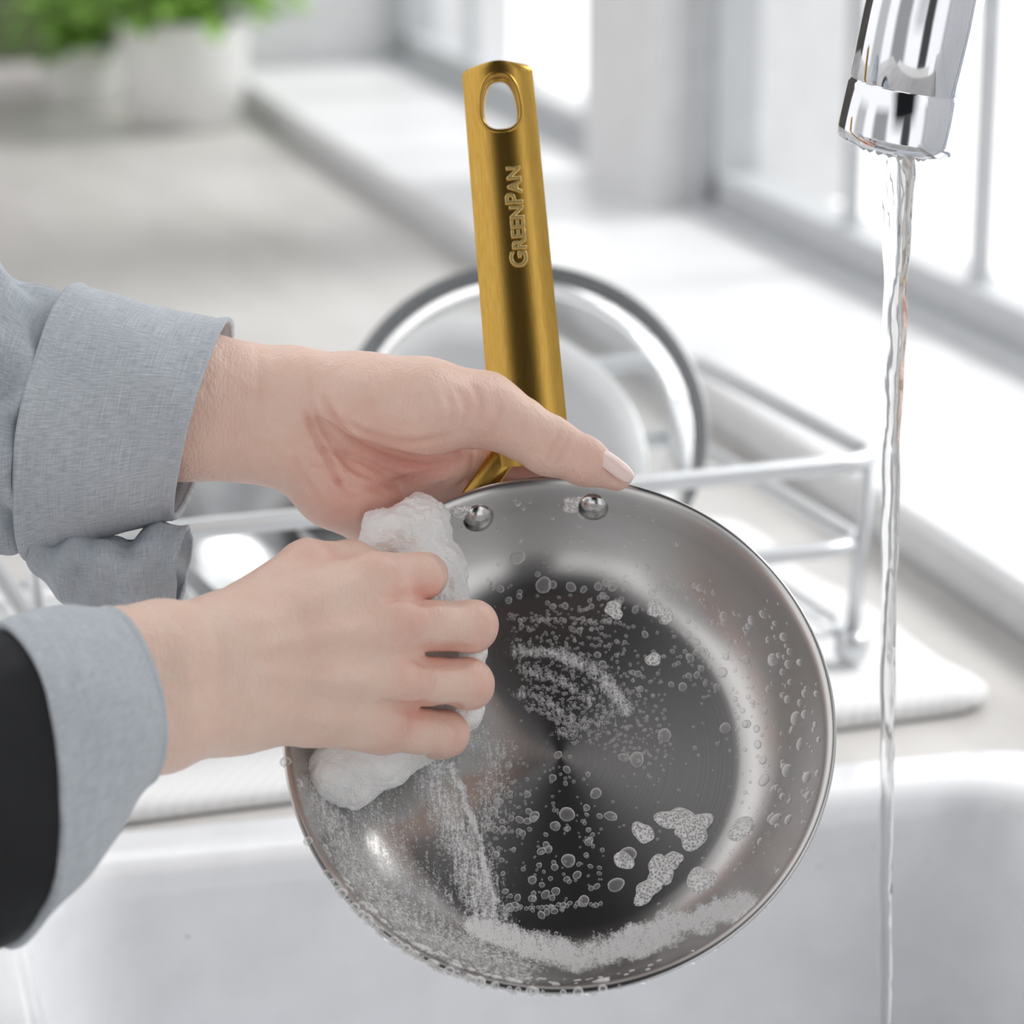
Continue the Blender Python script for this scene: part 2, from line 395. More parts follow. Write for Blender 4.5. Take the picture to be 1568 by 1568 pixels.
# ------------------------------------------------------------------ plants
def potted(name,loc,r_,h,nl,spread):
    e=empty(name,Matrix.Translation(loc))
    a=Acc(); a.lathe([(0.0001,0),(r_*0.72,0),(r_*0.80,0.004),(r_*0.95,h*0.5),(r_,h*0.96),(r_*0.99,h),(r_*0.93,h),(r_*0.90,h*0.9),(0.0001,h*0.88)],48)
    mkobj('ceramic_pot',a.v,a.f,M_pot,e)
    a=Acc(); a.lathe([(0.0001,h*0.9),(r_*0.9,h*0.9),(r_*0.9,h*0.885)],32); mkobj('soil',a.v,a.f,M_soil,e)
    a=Acc()
    for i in range(nl):
        th=random.uniform(0,6.283); q=random.uniform(0.1,1); rr=spread*q
        base=Vector((0.3*r_*math.cos(th),0.3*r_*math.sin(th),h*0.9))
        tip=Vector((rr*math.cos(th),rr*math.sin(th),h+random.uniform(0.0,0.13)*(1.2-q*0.7)))
        mid=(base+tip)/2+Vector((0,0,0.05))
        a.tube([base,mid,tip],0.0012,5)
        ll=random.uniform(0.02,0.036); d=Vector((math.cos(th+random.uniform(-1,1)),math.sin(th+random.uniform(-1,1)),random.uniform(-0.4,0.5))).normalized()
        sd=d.cross(Vector((random.uniform(-.4,.4),random.uniform(-.4,.4),1))).normalized(); nn=sd.cross(d)
        prof=[0.05,0.6,1,0.85,0.45,0.03]; v=[]
        for k,wd in enumerate(prof):
            c=tip+d*ll*k/5*1.3
            for s_ in(-1,0,1): v.append(c+sd*s_*wd*ll*0.45+nn*(abs(s_)*0.12*wd*ll-0.3*ll*(k/5)**2))
        f=[]
        for k in range(5):
            for s_ in(0,1): f.append((k*3+s_,k*3+s_+1,k*3+s_+4,k*3+s_+3))
        a.add(v,f)
    mkobj('foliage',a.v,a.f,M_leaf,e)
potted('potted_plant',(0.706,4.10,0),0.094,0.155,300,0.16)
potted('potted_plant',(0.595,4.36,0),0.066,0.09,160,0.12)

# ------------------------------------------------------------------ faucet + water
fa=empty('faucet')
FX,FY=0.5275,1.1865
p_bot=Vector((FX,FY,0.403)); ax=Vector((0.032,-0.01,0.19)).normalized()
rot=Vector((0,0,1)).rotation_difference(ax).to_matrix().to_4x4(); mt=Matrix.Translation(p_bot)@rot
a=Acc()
a.lathe([(0.0001,0.004),(0.018,0.004),(0.0185,0.0005),(0.0235,0.0),(0.0262,0.0015),(0.0270,0.006),(0.0266,0.0265),(0.0258,0.0275),(0.0258,0.0285),(0.0264,0.0295),(0.0262,0.06),(0.0250,0.10),(0.0228,0.14),(0.0200,0.165),(0.016,0.18)],72,mt)
npts=[mt@Vector((0,0,0.165)),mt@Vector((0,0,0.22)),mt@Vector((0.01,0,0.27)),Vector((0.66,1.16,0.68)),Vector((0.76,1.14,0.60)),Vector((0.795,1.135,0.40)),Vector((0.797,1.13,0.0))]
a.tube([tuple(p) for p in catmull([tuple(p) for p in npts],8)],0.0155,24)
a.lathe([(0.016,0.06),(0.022,0.05),(0.024,0.0),(0.0001,0.0)],32,Matrix.Translation((0.797,1.13,0.001)))
mkobj('spout_and_head',a.v,a.f,M_chrome,fa)
a=Acc()
for i in range(18):
    th=i/18*6.283; a.lathe([(0.0001,-0.003),(0.0016,-0.002),(0.002,0.004),(0.0001,0.005)],8,mt@Matrix.Translation((0.0145*math.cos(th),0.0145*math.sin(th),0)))
a.lathe([(0.0001,-0.0005),(0.018,0.0),(0.0182,0.003)],32,mt)
mkobj('aerator',a.v,a.f,M_aer,fa)
a=Acc(); pts=[];rad=[]
for i in range(240):
    t=i/239; z=0.402-t*(0.402+0.170)
    tw=0.0006*math.sin(t*26)*math.exp(-t*0.8)
    pts.append((FX+0.001+tw+0.0004*math.sin(t*9+1)+0.0145*t,FY+0.0008*math.cos(t*22),z))
    rad.append((0.0050*(1-t)**6+0.0012*(1-t)+0.0032)*(1+0.12*math.sin(t*46)*math.exp(-t*1.5)+0.05*math.sin(t*100)))
a.tube(pts,rad,18,False,0.7); mkobj('water_stream',a.v,a.f,M_water)

# ------------------------------------------------------------------ frying pan
tilt=math.radians(25.5); rho=math.radians(4.5)
nv=Vector((-math.sin(rho)*math.sin(tilt),math.cos(rho)*math.sin(tilt),math.cos(tilt)))
hv=Vector((-math.sin(rho)*math.cos(tilt),math.cos(rho)*math.cos(tilt),-math.sin(tilt)))
Xv=hv.cross(nv)
pc=S(855,1109,0)
PL=Matrix(((Xv.x,hv.x,nv.x,pc[0]*MU),(Xv.y,hv.y,nv.y,pc[1]*MU),(Xv.z,hv.z,nv.z,pc[2]*MU),(0,0,0,1)))
pan=empty('frying_pan',FR@PL)
inner=[(0.5,-140),(90,-140),(180,-140),(262,-140),(290,-137),(315,-127),(340,-108),(362,-82),(382,-52),(397,-25),(407,-8),(414,-1),(420,1),(424,-2),(421,-8)]
outer=[(412,-14),(402,-33),(387,-60),(367,-90),(344,-117),(316,-137),(290,-147),(262,-149),(120,-149),(0.5,-149)]
prof=catmull(inner+outer,5)
a=Acc(); a.lathe([(p[0]*MU,p[1]*MU) for p in prof],240); mkobj('pan_body',a.v,a.f,M_pan,pan)
ip=catmull(inner[:12],6)
def pz(r): return np.interp(r,ip[:,0],ip[:,1])
Lh=611
def sp(s_):
    return 515+0.966*s_, 5+0.259*s_-(0.0022*s_*s_ if s_<0 else 0)
def loft_bar(cx,hw,srange,crown,thick,ncs=14,parent=None,name='bar'):
    v=[];f=[]; rows=len(srange); cols=None
    for s_ in srange:
        y,z=sp(s_); y2,z2=sp(s_+1); t=Vector((0,y2-y,z2-z)).normalized(); up=Vector((1,0,0)).cross(t)
        w_=hw(s_); ring=[]
        for k in range(ncs+1):
            u=-1+2*k/ncs; ring.append((u*w_, crown*(1-abs(u)**2.4)*min(1,w_/20)))
        ring.append((w_*1.0,-thick*0.5)); ring.append((w_*0.93,-thick)); ring.append((-w_*0.93,-thick)); ring.append((-w_,-thick*0.5))
        cols=len(ring)
        for (x,h_) in ring:
            p=Vector((x+cx(s_),y,z))+up*h_; v.append(p*MU)
    for i in range(rows-1):
        for j in range(cols):
            f.append((i*cols+j,i*cols+(j+1)%cols,(i+1)*cols+(j+1)%cols,(i+1)*cols+j))
    f.append(tuple(range(cols))[::-1]); f.append(tuple((rows-1)*cols+j for j in range(cols)))
    return v,f
def HX(s_): return -8-5*max(s_,0)/Lh
def hwid(s_):
    base=62-4*min(max(s_,0)/Lh,1)+ (0 if s_>0 else s_*0.10)
    q=(s_-(Lh-20))/20
    if q>0: base*= max(0.03,(1-min(q,1)**2.6))**(1/2.6)
    return base
sr=list(np.linspace(-62,Lh-20,60))+[Lh-20+20*q for q in(0.2,0.4,0.55,0.7,0.8,0.88,0.94,0.98,1.0)]
v,f=loft_bar(HX,hwid,sr,17,16,ncs=24)
h0=mkobj('gold_handle',v,f,M_gold,pan)
y,z=sp(Lh-72); t=Vector((0,0.966,0.259)); up=Vector((0,-0.259,0.966)); c=Vector((HX(Lh-72),y,z))
def oblong(rw,rh,n=40,scale=1.0):
    o=[]
    for k in range(n):
        th=2*math.pi*k/n; cx_=math.cos(th); sy=math.sin(th)
        x=rw*math.copysign(abs(cx_)**0.8,cx_); yy=rh*math.copysign(abs(sy)**0.8,sy)
        x*=1-0.14*(yy/rh); o.append((x,yy))
    return o
ob2=oblong(31,48); a=Acc(); n=len(ob2)
vv=[(c+Vector((1,0,0))*x+t*yy+up*hh)*MU for hh in(-60,60) for (x,yy) in ob2]
ff=[(j,(j+1)%n,n+(j+1)%n,n+j) for j in range(n)]+[tuple(range(n))[::-1],tuple(range(n,2*n))]
cut=mkobj('cutter',vv,ff,None,pan,smooth=False)
bm=h0.modifiers.new('hole','BOOLEAN'); bm.object=cut; bm.operation='DIFFERENCE'; bm.solver='EXACT'
bpy.context.view_layer.update(); dg=bpy.context.evaluated_depsgraph_get()
me2=bpy.data.meshes.new_from_object(h0.evaluated_get(dg)); h0.modifiers.clear(); h0.data=me2
bpy.data.objects.remove(cut)
me2.polygons.foreach_set('use_smooth',[True]*len(me2.polygons))
try: me2.set_sharp_from_angle(angle=math.radians(40))
except Exception as e: print(e)
a=Acc(); a.tube([(c+Vector((1,0,0))*x*1.05+t*yy*1.05+up*(17*(1-abs(x/58)**2.4)-4))*MU for (x,yy) in ob2],5*MU,8,True)
a.tube([(c+Vector((1,0,0))*x*1.02+t*yy*1.02-up*10)*MU for (x,yy) in ob2],6*MU,8,True)
mkobj('hole_lip',a.v,a.f,M_gold,pan)
a=Acc()
for sg in(-1,1):
    v,f=loft_bar(lambda s_,sg=sg: -6+sg*(30+66*min(1,max(0,(-20-s_)/80))**1.2),lambda s_:27,list(np.linspace(-112,-18,16)),5,12)
    a.add(v,f)
mkobj('handle_prongs',a.v,a.f,M_gold,pan)
cu=bpy.data.curves.new('lettering','FONT'); cu.body='GreenPan'; cu.size=39*MU; cu.extrude=3.2*MU; cu.bevel_depth=1.0*MU; cu.offset=0.2*MU; cu.align_x='CENTER'; cu.align_y='CENTER'
cu.small_caps_scale=0.80; cu.space_character=1.02
for i,ch in enumerate('GreenPan'):
    if ch.islower(): cu.body_format[i].use_small_caps=True
tob=bpy.data.objects.new('tmp',cu); sc.collection.objects.link(tob); bpy.context.view_layer.update()
tm=bpy.data.meshes.new_from_object(tob.evaluated_get(bpy.context.evaluated_depsgraph_get())); bpy.data.objects.remove(tob)
M_let=simple('gold_lettering',(0.80,0.60,0.24),0.38,1.0)
tm.materials.clear(); tm.materials.append(M_let)
to=bpy.data.objects.new('lettering',tm); sc.collection.objects.link(to); to.parent=pan
y,z=sp(342); c2=(Vector((-1,y,z))+up*16.5)*MU
to.matrix_local=Matrix(((0,-1,0,c2.x),(t.y,0,up.y,c2.y),(t.z,0,up.z,c2.z),(0,0,0,1)))
a=Acc()
for sx_ in(-100,84):
    rr=390; yy=math.sqrt(rr*rr-sx_*sx_); zz=pz(rr)
    dz=(pz(rr+3)-pz(rr-3))/6; nn=Vector((-dz*sx_/rr,-dz*yy/rr,1)).normalized()
    q=Vector((0,0,1)).rotation_difference(nn).to_matrix().to_4x4()
    a.lathe([(0.0001,12*MU),(9*MU,11.3*MU),(17*MU,9*MU),(23*MU,5*MU),(26*MU,0),(26*MU,-6*MU)],28,Matrix.Translation(Vector((sx_,yy,zz))*MU)@q)
mkobj('rivets',a.v,a.f,M_rivet,pan)

def on_pan(u,v_):
    z=-100.0
    A=np.array([[Xv.x,hv.x],[Xv.y,hv.y]]); k=1.02
    for _ in range(25):
        for __ in range(2):
            du=(u-784)*k-pc[0]; dv=(784-v_)*k-pc[1]
            x,y=np.linalg.solve(A,np.array([du-nv.x*z,dv-nv.y*z])); k=1-(hv.z*y+nv.z*z)/4355
        r_=math.hypot(x,y); z=0.5*z+0.5*pz(min(r_,410))
    return x,y,r_
def surf(x,y):
    r_=math.hypot(x,y); z=pz(r_); dz=(pz(r_+2)-pz(r_-2))/4; rr=max(r_,1e-3)
    return Vector((x,y,z)),Vector((-dz*x/rr,-dz*y/rr,1)).normalized()
A1=Acc();A2=Acc()
def dome(A,x,y,rad,hf=0.5,irr=0.0,seg=12):
    if math.hypot(x,y)>404: return
    p,nn=surf(x,y); q=Vector((0,0,1)).rotation_difference(nn).to_matrix()
    v=[];f=[]; ph=random.uniform(0,6); asp=random.uniform(0.85,1.18); th0=random.uniform(0,3)
    lev=[(1.0,0.0),(0.93,0.38),(0.72,0.7),(0.4,0.92),(0.02,1.0)]
    for (rr,hh) in lev:
        for j in range(seg):
            th=2*math.pi*j/seg; k=1+irr*(math.sin(2*th+ph)*0.6+math.sin(3*th+ph*2)*0.5+0.3*math.sin(5*th+ph*3))
            lx=rad*rr*k*math.cos(th)*asp; ly=rad*rr*k*math.sin(th)/asp
            lx,ly=lx*math.cos(th0)-ly*math.sin(th0),lx*math.sin(th0)+ly*math.cos(th0)
            v.append((p+q@Vector((lx,ly,hh*rad*hf+0.4)))*MU)
    for i in range(4):
        for j in range(seg): f.append((i*seg+j,i*seg+(j+1)%seg,(i+1)*seg+(j+1)%seg,(i+1)*seg+j))
    A.add(v,f)
def scatter(cx,cy,rx,ry,n,r0,r1,A=A1,ang=0,irr=0.05):
    for _ in range(n):
        th=random.uniform(0,6.283); q=math.sqrt(random.random()); du=rx*q*math.cos(th); dv=ry*q*math.sin(th)
        c_,s_=math.cos(ang),math.sin(ang)
        x,y,r_=on_pan(cx+du*c_-dv*s_,cy+du*s_+dv*c_)
        dome(A,x,y,r0+(r1-r0)*random.random()**2.6,0.5,irr,12 if r1>5 else 8)
scatter(900,1150,290,330,300,1.3,4.2)
scatter(840,1280,95,130,170,1.6,7)
scatter(990,970,150,90,150,1.4,6)
scatter(1190,1100,70,240,130,2.0,8)
scatter(900,900,200,35,50,2.0,7)
scatter(860,950,90,20,50,1.6,4.5)
scatter(1130,1010,80,80,50,2.0,7)
scatter(900,800,220,45,35,2,5)
scatter(760,1240,40,80,60,2,5)
for k in range(26): 
    x,y,_r=on_pan(795+k*7+random.gauss(0,2),948+0.0035*(k*7-60)**2*0.3+random.gauss(0,2)); dome(A1,x,y,random.uniform(2.5,4.5),0.5,0.1,8)
    x,y,_r=on_pan(770+k*6+random.gauss(0,2),1392-k*0.3+random.gauss(0,2)); dome(A1,x,y,random.uniform(2.5,4.5),0.5,0.1,8)
for (u,v_,rr) in((832,896,13),(874,899,8),(792,854,12),(703,864,12),(1108,944,8),(1150,950,7),(1105,1030,9),(1052,972,7),(1045,1052,7),(1017,1126,11),(975,1163,12),(1110,1115,9),(868,1247,12),(818,1250,8),(850,1265,8),(870,1318,11),(893,1380,9),(943,1355,12),(960,1310,14),(835,1370,7),(780,1390,7),(1170,1195,10),(1218,1100,11),(1205,1180,11),(1225,1140,9),(1160,1140,7),(955,1160,8),(912,1215,9),(935,1250,9),(1183,1010,10),(1235,1190,10),(1188,1255,11)):
    x,y,r_=on_pan(u,v_); dome(A1,x,y,rr,0.45,0.06,20)
for (u,v_,rr,ir) in((1035,1255,24,0.25),(1062,1272,28,0.3),(984,1275,17,0.15),(1010,1335,22,0.3),(990,1365,20,0.25),(1075,1348,25,0.15),(1135,1270,22,0.15),(955,1318,15,0.1),(1018,940,14,0.3),(1000,932,12,0.3),(940,934,15,0.25),(1000,1010,12,0.15),(1030,1318,15,0.2),(880,772,18,0.3),(707,785,16,0.2)):
    x,y,r_=on_pan(u,v_); dome(A2,x,y,rr,0.22,ir,28)
for arc in range(13):
    cx,cy=815,1130
    r0=50+arc*14
    for k in range(70):
        th=math.radians(-100+ (100+arc*2)*k/70)+random.gauss(0,0.02)
        rr=r0+random.gauss(0,4)
        u=cx+rr*math.cos(th)*0.95; v_=cy+rr*math.sin(th)*0.85
        if random.random()<0.75:
            x,y,r_=on_pan(u,v_); dome(A1,x,y,random.uniform(1.3,3.2),0.5,0.1,7)
mkobj('soap_bubbles',A1.v,A1.f,M_bub,pan); mkobj('foam_patches',A2.v,A2.f,M_patch,pan)
nr,na=130,480; rs=np.linspace(4,409,nr); V=[];mask=[]
lines=[([(650,1150),(690,1250),(725,1340),(752,1425)],42,0.72),([(735,1420),(800,1445),(880,1466),(960,1450),(1040,1415),(1140,1385)],25,1.0),
       ([(560,1225),(600,1330),(660,1420)],80,0.52),([(490,1210),(540,1330),(640,1430),(800,1485)],40,0.70),
       ([(790,995),(850,1000),(915,1028),(958,1085)],16,0.66),([(790,1062),(840,1075),(885,1110)],9,0.5),
       ([(800,1025),(860,1040),(905,1075)],10,0.5),([(690,1170),(735,1290),(758,1410)],7,0.85),
       ([(960,1080),(900,1110),(850,1120)],16,0.45),([(1100,1300),(1150,1330),(1200,1250)],40,0.2),([(690,1100),(760,1150),(745,1260)],34,0.5)]
def segd(u,v_,pl):
    d=1e9
    for (x0,y0),(x1,y1) in zip(pl[:-1],pl[1:]):
        ex,ey=x1-x0,y1-y0; tt=min(1,max(0,((u-x0)*ex+(v_-y0)*ey)/(ex*ex+ey*ey))); d=min(d,math.hypot(u-x0-tt*ex,v_-y0-tt*ey))
    return d
for r_ in rs:
    z=pz(r_)+0.9
    for j in range(na):
        th=2*math.pi*j/na; x=r_*math.cos(th); y=r_*math.sin(th); V.append((x*MU,y*MU,z*MU))
        lx=pc[0]+Xv.x*x+hv.x*y+nv.x*z; ly=pc[1]+Xv.y*x+hv.y*y+nv.y*z; lw_=hv.z*y+nv.z*z; k=1-lw_/4355
        u=784+lx/k; v_=784-ly/k; m_=0.0
        wob=10*noise.noise(Vector((u*0.03,v_*0.03,0)))+5*noise.noise(Vector((u*0.09,v_*0.09,4)))
        for pl,wd,am in lines:
            d=segd(u+wob,v_+wob,pl)
            if d<3*wd: m_=max(m_,am*math.exp(-(d/wd)**4 if wd in(25,7) else -(d/wd)**2))
        mask.append(m_)
Fc=[(i*na+j,i*na+(j+1)%na,(i+1)*na+(j+1)%na,(i+1)*na+j) for i in range(nr-1) for j in range(na)]
Fc=[q for q in Fc if max(mask[k] for k in q)>0.06]
used=sorted({k for q in Fc for k in q}); mp_={k:i for i,k in enumerate(used)}
film=mkobj('soap_film',[V[k] for k in used],[tuple(mp_[k] for k in q) for q in Fc],M_film,pan)
at_=film.data.attributes.new('mask','FLOAT','POINT'); at_.data.foreach_set('value',[mask[k] for k in used])
A3=Acc();A4=Acc()
for i in range(170):
    th=math.radians(random.uniform(190,350)); q=random.uniform(2.5,6.5)
    z=random.uniform(-24,-4); rr=420 if z>-10 else 411
    p=Vector((rr*math.cos(th),rr*math.sin(th),z))*MU
    A3.lathe([(0.00001,q*MU),(0.7*q*MU,0.7*q*MU),(q*MU,0),(0.7*q*MU,-0.7*q*MU),(0.00001,-q*MU)],10,Matrix.Translation(p))
for i in range(420):
    th=math.radians(random.gauss(243,19)); q=random.uniform(2.5,10)
    z=random.uniform(-50,2); rr=421 if z>-10 else 411-(-z-10)*0.45
    p=Vector((rr*math.cos(th),rr*math.sin(th),z))*MU
    A4.lathe([(0.00001,q*MU),(0.7*q*MU,0.7*q*MU),(q*MU,0),(0.7*q*MU,-0.7*q*MU),(0.00001,-q*MU)],10,Matrix.Translation(p))
mkobj('water_droplets',A3.v,A3.f,M_water,pan); mkobj('rim_suds',A4.v,A4.f,M_bub,pan)

# ------------------------------------------------------------------ implicit surfaces
class Field:
    def __init__(s,lo,hi,h):
        s.h=h; s.lo=np.array(lo,float); n=np.ceil((np.array(hi)-s.lo)/h).astype(int)+1
        ax=[(s.lo[i]+np.arange(n[i])*h).astype(np.float32) for i in range(3)]
        s.X=ax[0][:,None,None]; s.Y=ax[1][None,:,None]; s.Z=ax[2][None,None,:]; s.n=n
    def cone(s,a,b,ra,rb):
        a=np.asarray(a,np.float32); b=np.asarray(b,np.float32); d=b-a; L2=float(d@d)+1e-6
        t=((s.X-a[0])*d[0]+(s.Y-a[1])*d[1]+(s.Z-a[2])*d[2])/L2; t=np.clip(t,0,1)
        return np.sqrt((s.X-a[0]-t*d[0])**2+(s.Y-a[1]-t*d[1])**2+(s.Z-a[2]-t*d[2])**2)-(ra+t*(rb-ra))
def smin(a,b,k):
    h=np.maximum(k-np.abs(a-b),0)/k; return np.minimum(a,b)-h*h*k*0.25
def smax(a,b,k): return -smin(-a,-b,k)
def chain(Fd,pts,k=8):
    f=None
    for p,q in zip(pts[:-1],pts[1:]):
        g=Fd.cone(p[0],q[0],p[1],q[1]); f=g if f is None else smin(f,g,k)
    return f
def nets(f,Fd):
    s=f<0; nx,ny,nz=f.shape
    cnt=np.zeros((nx-1,ny-1,nz-1),np.int8)
    for i in(0,1):
        for j in(0,1):
            for k in(0,1): cnt+=s[i:nx-1+i,j:ny-1+j,k:nz-1+k]
    I,J,K=np.nonzero((cnt>0)&(cnt<8)); ids=-np.ones(cnt.shape,np.int64); ids[I,J,K]=np.arange(len(I))
    pos=np.zeros((len(I),3)); c=np.zeros(len(I)); base=np.stack([I,J,K],1)
    for ax in range(3):
        o=[x for x in range(3) if x!=ax]
        for p in(0,1):
            for q in(0,1):
                off=np.zeros(3,int); off[o[0]]=p; off[o[1]]=q; off2=off.copy(); off2[ax]=1
                A=base+off;B=base+off2
                fa_=f[A[:,0],A[:,1],A[:,2]];fb=f[B[:,0],B[:,1],B[:,2]]
                m=(fa_<0)!=(fb<0); t=np.where(m,fa_/np.where(m,fa_-fb,1),0)
                P=A.astype(float); P[:,ax]+=t; pos[m]+=P[m]; c[m]+=1
    pos/=c[:,None]; V=Fd.lo+pos*Fd.h; Q=[]
    for ax in range(3):
        sl0=[slice(None)]*3; sl1=[slice(None)]*3; sl0[ax]=slice(0,-1); sl1[ax]=slice(1,None)
        a_=s[tuple(sl0)]; b_=s[tuple(sl1)]; E=np.stack(np.nonzero(a_!=b_),1)
        u=(ax+1)%3; w_=(ax+2)%3
        E=E[(E[:,u]>0)&(E[:,w_]>0)&(E[:,u]<f.shape[u]-1)&(E[:,w_]<f.shape[w_]-1)]
        def cid(du,dw):
            e=E.copy(); e[:,u]+=du; e[:,w_]+=dw; return ids[e[:,0],e[:,1],e[:,2]]
        q=np.stack([cid(-1,-1),cid(0,-1),cid(0,0),cid(-1,0)],1)
        ins=s[E[:,0],E[:,1],E[:,2]]; q[~ins]=q[~ins][:,::-1]; Q.append(q)
    return V,np.concatenate(Q)
def vnorm(V,Q):
    nn=np.cross(V[Q[:,2]]-V[Q[:,0]],V[Q[:,3]]-V[Q[:,1]]); out=np.zeros_like(V)
    for k in range(4): np.add.at(out,Q[:,k],nn)
    return out/(np.linalg.norm(out,axis=1,keepdims=True)+1e-9)
def lsmooth(V,Q,it=2,l=0.5):
    for _ in range(it):
        s_=np.zeros_like(V); c=np.zeros(len(V))
        for k in range(4):
            a_=Q[:,k];b_=Q[:,(k+1)%4]; np.add.at(s_,a_,V[b_]); np.add.at(c,a_,1)
            np.add.at(s_,b_,V[a_]); np.add.at(c,b_,1)
        V=V+l*(s_/c[:,None]-V)
    return V
def pld(V,pl):
    d=np.full(len(V),1e9); n=len(pl)-1; tb=np.zeros(len(V))
    for i,(p,q) in enumerate(zip(pl[:-1],pl[1:])):
        p=np.array(p[:2],float);q=np.array(q[:2],float); e=q-p; L2=e@e
        t=np.clip(((V[:,:2]-p)@e)/L2,0,1); dd=np.linalg.norm(V[:,:2]-p-t[:,None]*e,axis=1)
        m=dd<d; d=np.where(m,dd,d); tb=np.where(m,(i+t)/n,tb)
    return d,tb
def mk_skin(name,V,Q,k,creases,blush,base,parent,broad=()):
    nn=vnorm(V,Q); front=np.clip(nn[:,2]*2,0,1); col=np.tile(np.array(base),(len(V),1))
    dis=np.zeros(len(V))
    for pl,dep,sg,cl in creases:
        P=catmull([S(p[0],p[1],0,k) for p in pl],5) if len(pl)>2 else [S(p[0],p[1],0,k) for p in pl]
        d,tb=pld(V,P); fade=np.clip(np.sin(np.pi*np.clip(tb,0.02,0.98))*1.6,0,1)*front
        g=np.exp(-(d/sg)**2)*fade
        dis-=dep*g; dis+=dep*0.35*np.exp(-((d-2.2*sg)/sg)**2)*fade
        if cl: col=col*(1-(cl*np.exp(-(d/(sg*1.3))**2)*fade)[:,None]*np.array([0.35,1.0,1.0]))
    for (x,y,rad,am) in broad:
        c=S(x,y,0,k); dis+=am*np.exp(-(np.linalg.norm(V[:,:2]-c[:2],axis=1)/rad)**2)*front
    dis+=np.array([1.6*noise.noise(Vector(p)*0.02)+0.7*noise.noise(Vector(p)*0.06) for p in V])
    V=V+nn*dis[:,None]
    for (x,y,w_,rad,am) in blush:
        c=S(x,y,w_,k); g=am*np.exp(-(np.linalg.norm(V-c,axis=1)/rad)**2); col=col*(1-g[:,None]*np.array([0.04,0.32,0.32]))
    ob=mkobj(name,V*MU,Q,M_skin,parent)
    ca=ob.data.color_attributes.new('Col','FLOAT_COLOR','POINT')
    ca.data.foreach_set('color',np.concatenate([np.clip(col,0,1),np.ones((len(V),1))],1).astype(np.float32).ravel())
    return ob
person=empty('person',FR)

# ---- left hand (holds the handle, palm side seen)
kL=1.034
def l(x,y,w_,r_): return (S(x,y,w_,kL),r_*kL)
Fd=Field(S(30,900,-430,kL),S(1010,440,-20,kL),3.0)
arm=smin(chain(Fd,[l(60,575,-130,86),l(300,590,-135,80),l(450,608,-140,70)],20),chain(Fd,[l(60,665,-130,88),l(300,655,-135,78),l(430,672,-150,74)],20),40)
palm=chain(Fd,[l(430,640,-150,72),l(560,675,-190,60),l(675,700,-226,48)],20)
then=chain(Fd,[l(455,604,-138,70),l(560,620,-116,75),l(650,626,-110,73),l(745,628,-135,54)],24)
heel=chain(Fd,[l(450,678,-150,68),l(515,742,-166,64),l(575,790,-212,56)],24)
thumb=chain(Fd,[l(735,627,-135,56),l(790,653,-140,45),l(842,684,-145,43),l(895,707,-145,36),l(944,731,-148,21)],14)
h_=smin(arm,palm,40); h_=smin(h_,then,26); h_=smin(h_,heel,20)
gv=chain(Fd,[l(497,655,-66,8),l(555,702,-78,22),l(640,728,-118,30),l(700,715,-140,24)],20)
h_=smax(h_,-gv,22)
h_=smin(h_,thumb,22)
fing=[chain(Fd,[l(640,680,-225,48),l(735,690,-300,42),l(825,704,-300,36),l(868,714,-265,32)],10),
      chain(Fd,[l(625,735,-245,46),l(730,765,-320,42),l(830,775,-325,36),l(880,780,-300,30)],10),
      chain(Fd,[l(605,780,-255,44),l(700,830,-330,40),l(800,845,-340,34),l(850,850,-320,29)],10),
      chain(Fd,[l(580,790,-240,40),l(650,860,-330,34),l(740,890,-350,30),l(790,895,-340,25)],10)]
fg=fing[0]
for g in fing[1:]: fg=smin(fg,g,6)
h_=smin(h_,fg,20)
V,Q=nets(h_,Fd); V=lsmooth(V,Q,3)
cre=[([(470,625),(484,660),(503,700),(520,735),(540,770)],5.0,5,0.14),([(497,600),(518,645),(562,688),(640,713),(715,698)],4.5,5.5,0.16),
     ([(482,612),(498,660),(530,708),(575,738)],3.0,4.5,0.08),([(530,640),(570,668),(630,680),(700,668)],2.2,5.5,0.07),([(560,752),(620,733),(690,715)],3.5,5.5,0.1),([(585,778),(650,755),(705,730)],3.0,5,0.1),
     ([(470,690),(512,694),(560,708),(600,728)],2.4,4.5,0.06),([(490,655),(520,680),(545,725)],2.0,4.5,0.06),([(500,735),(550,742),(595,760)],2.2,5,0.05),([(480,715),(500,722),(530,750)],1.6,4,0.04),
     ([(510,628),(540,655),(590,672)],1.5,4.5,0.04),([(560,610),(590,640),(640,655)],1.0,5,0.03),
     ([(700,596),(714,628),(708,662)],1.6,5,0.05),([(724,592),(737,622),(732,655)],1.6,5,0.05),([(682,604),(694,632),(690,662)],1.2,5,0.04),([(664,610),(674,635),(668,665)],1.0,5,0.03),
     ([(858,655),(848,685),(836,712)],2.0,4.5,0.08),([(872,664),(862,692),(850,716)],1.6,4,0.06),([(768,612),(762,645),(748,672)],1.6,5,0.05),
     ([(470,560),(484,610),(474,660)],1.5,7,0.04),([(395,520),(404,580),(398,640)],1.0,6,0.03),([(455,700),(470,735),(500,775)],2.0,5,0.05)]
broad=[(540,600,50,3),(640,600,45,2.5),(500,700,22,3),(560,770,30,3)]
bl=[(900,705,-120,60,0.35),(560,700,-110,80,0.4),(640,720,-150,80,0.65),(700,690,-150,60,0.55),(745,628,-90,55,0.25),(520,780,-120,70,0.4),(800,705,-280,70,0.9)]
mk_skin('left_hand',V,Q,kL,cre,bl,(0.85,0.63,0.53),person,broad)
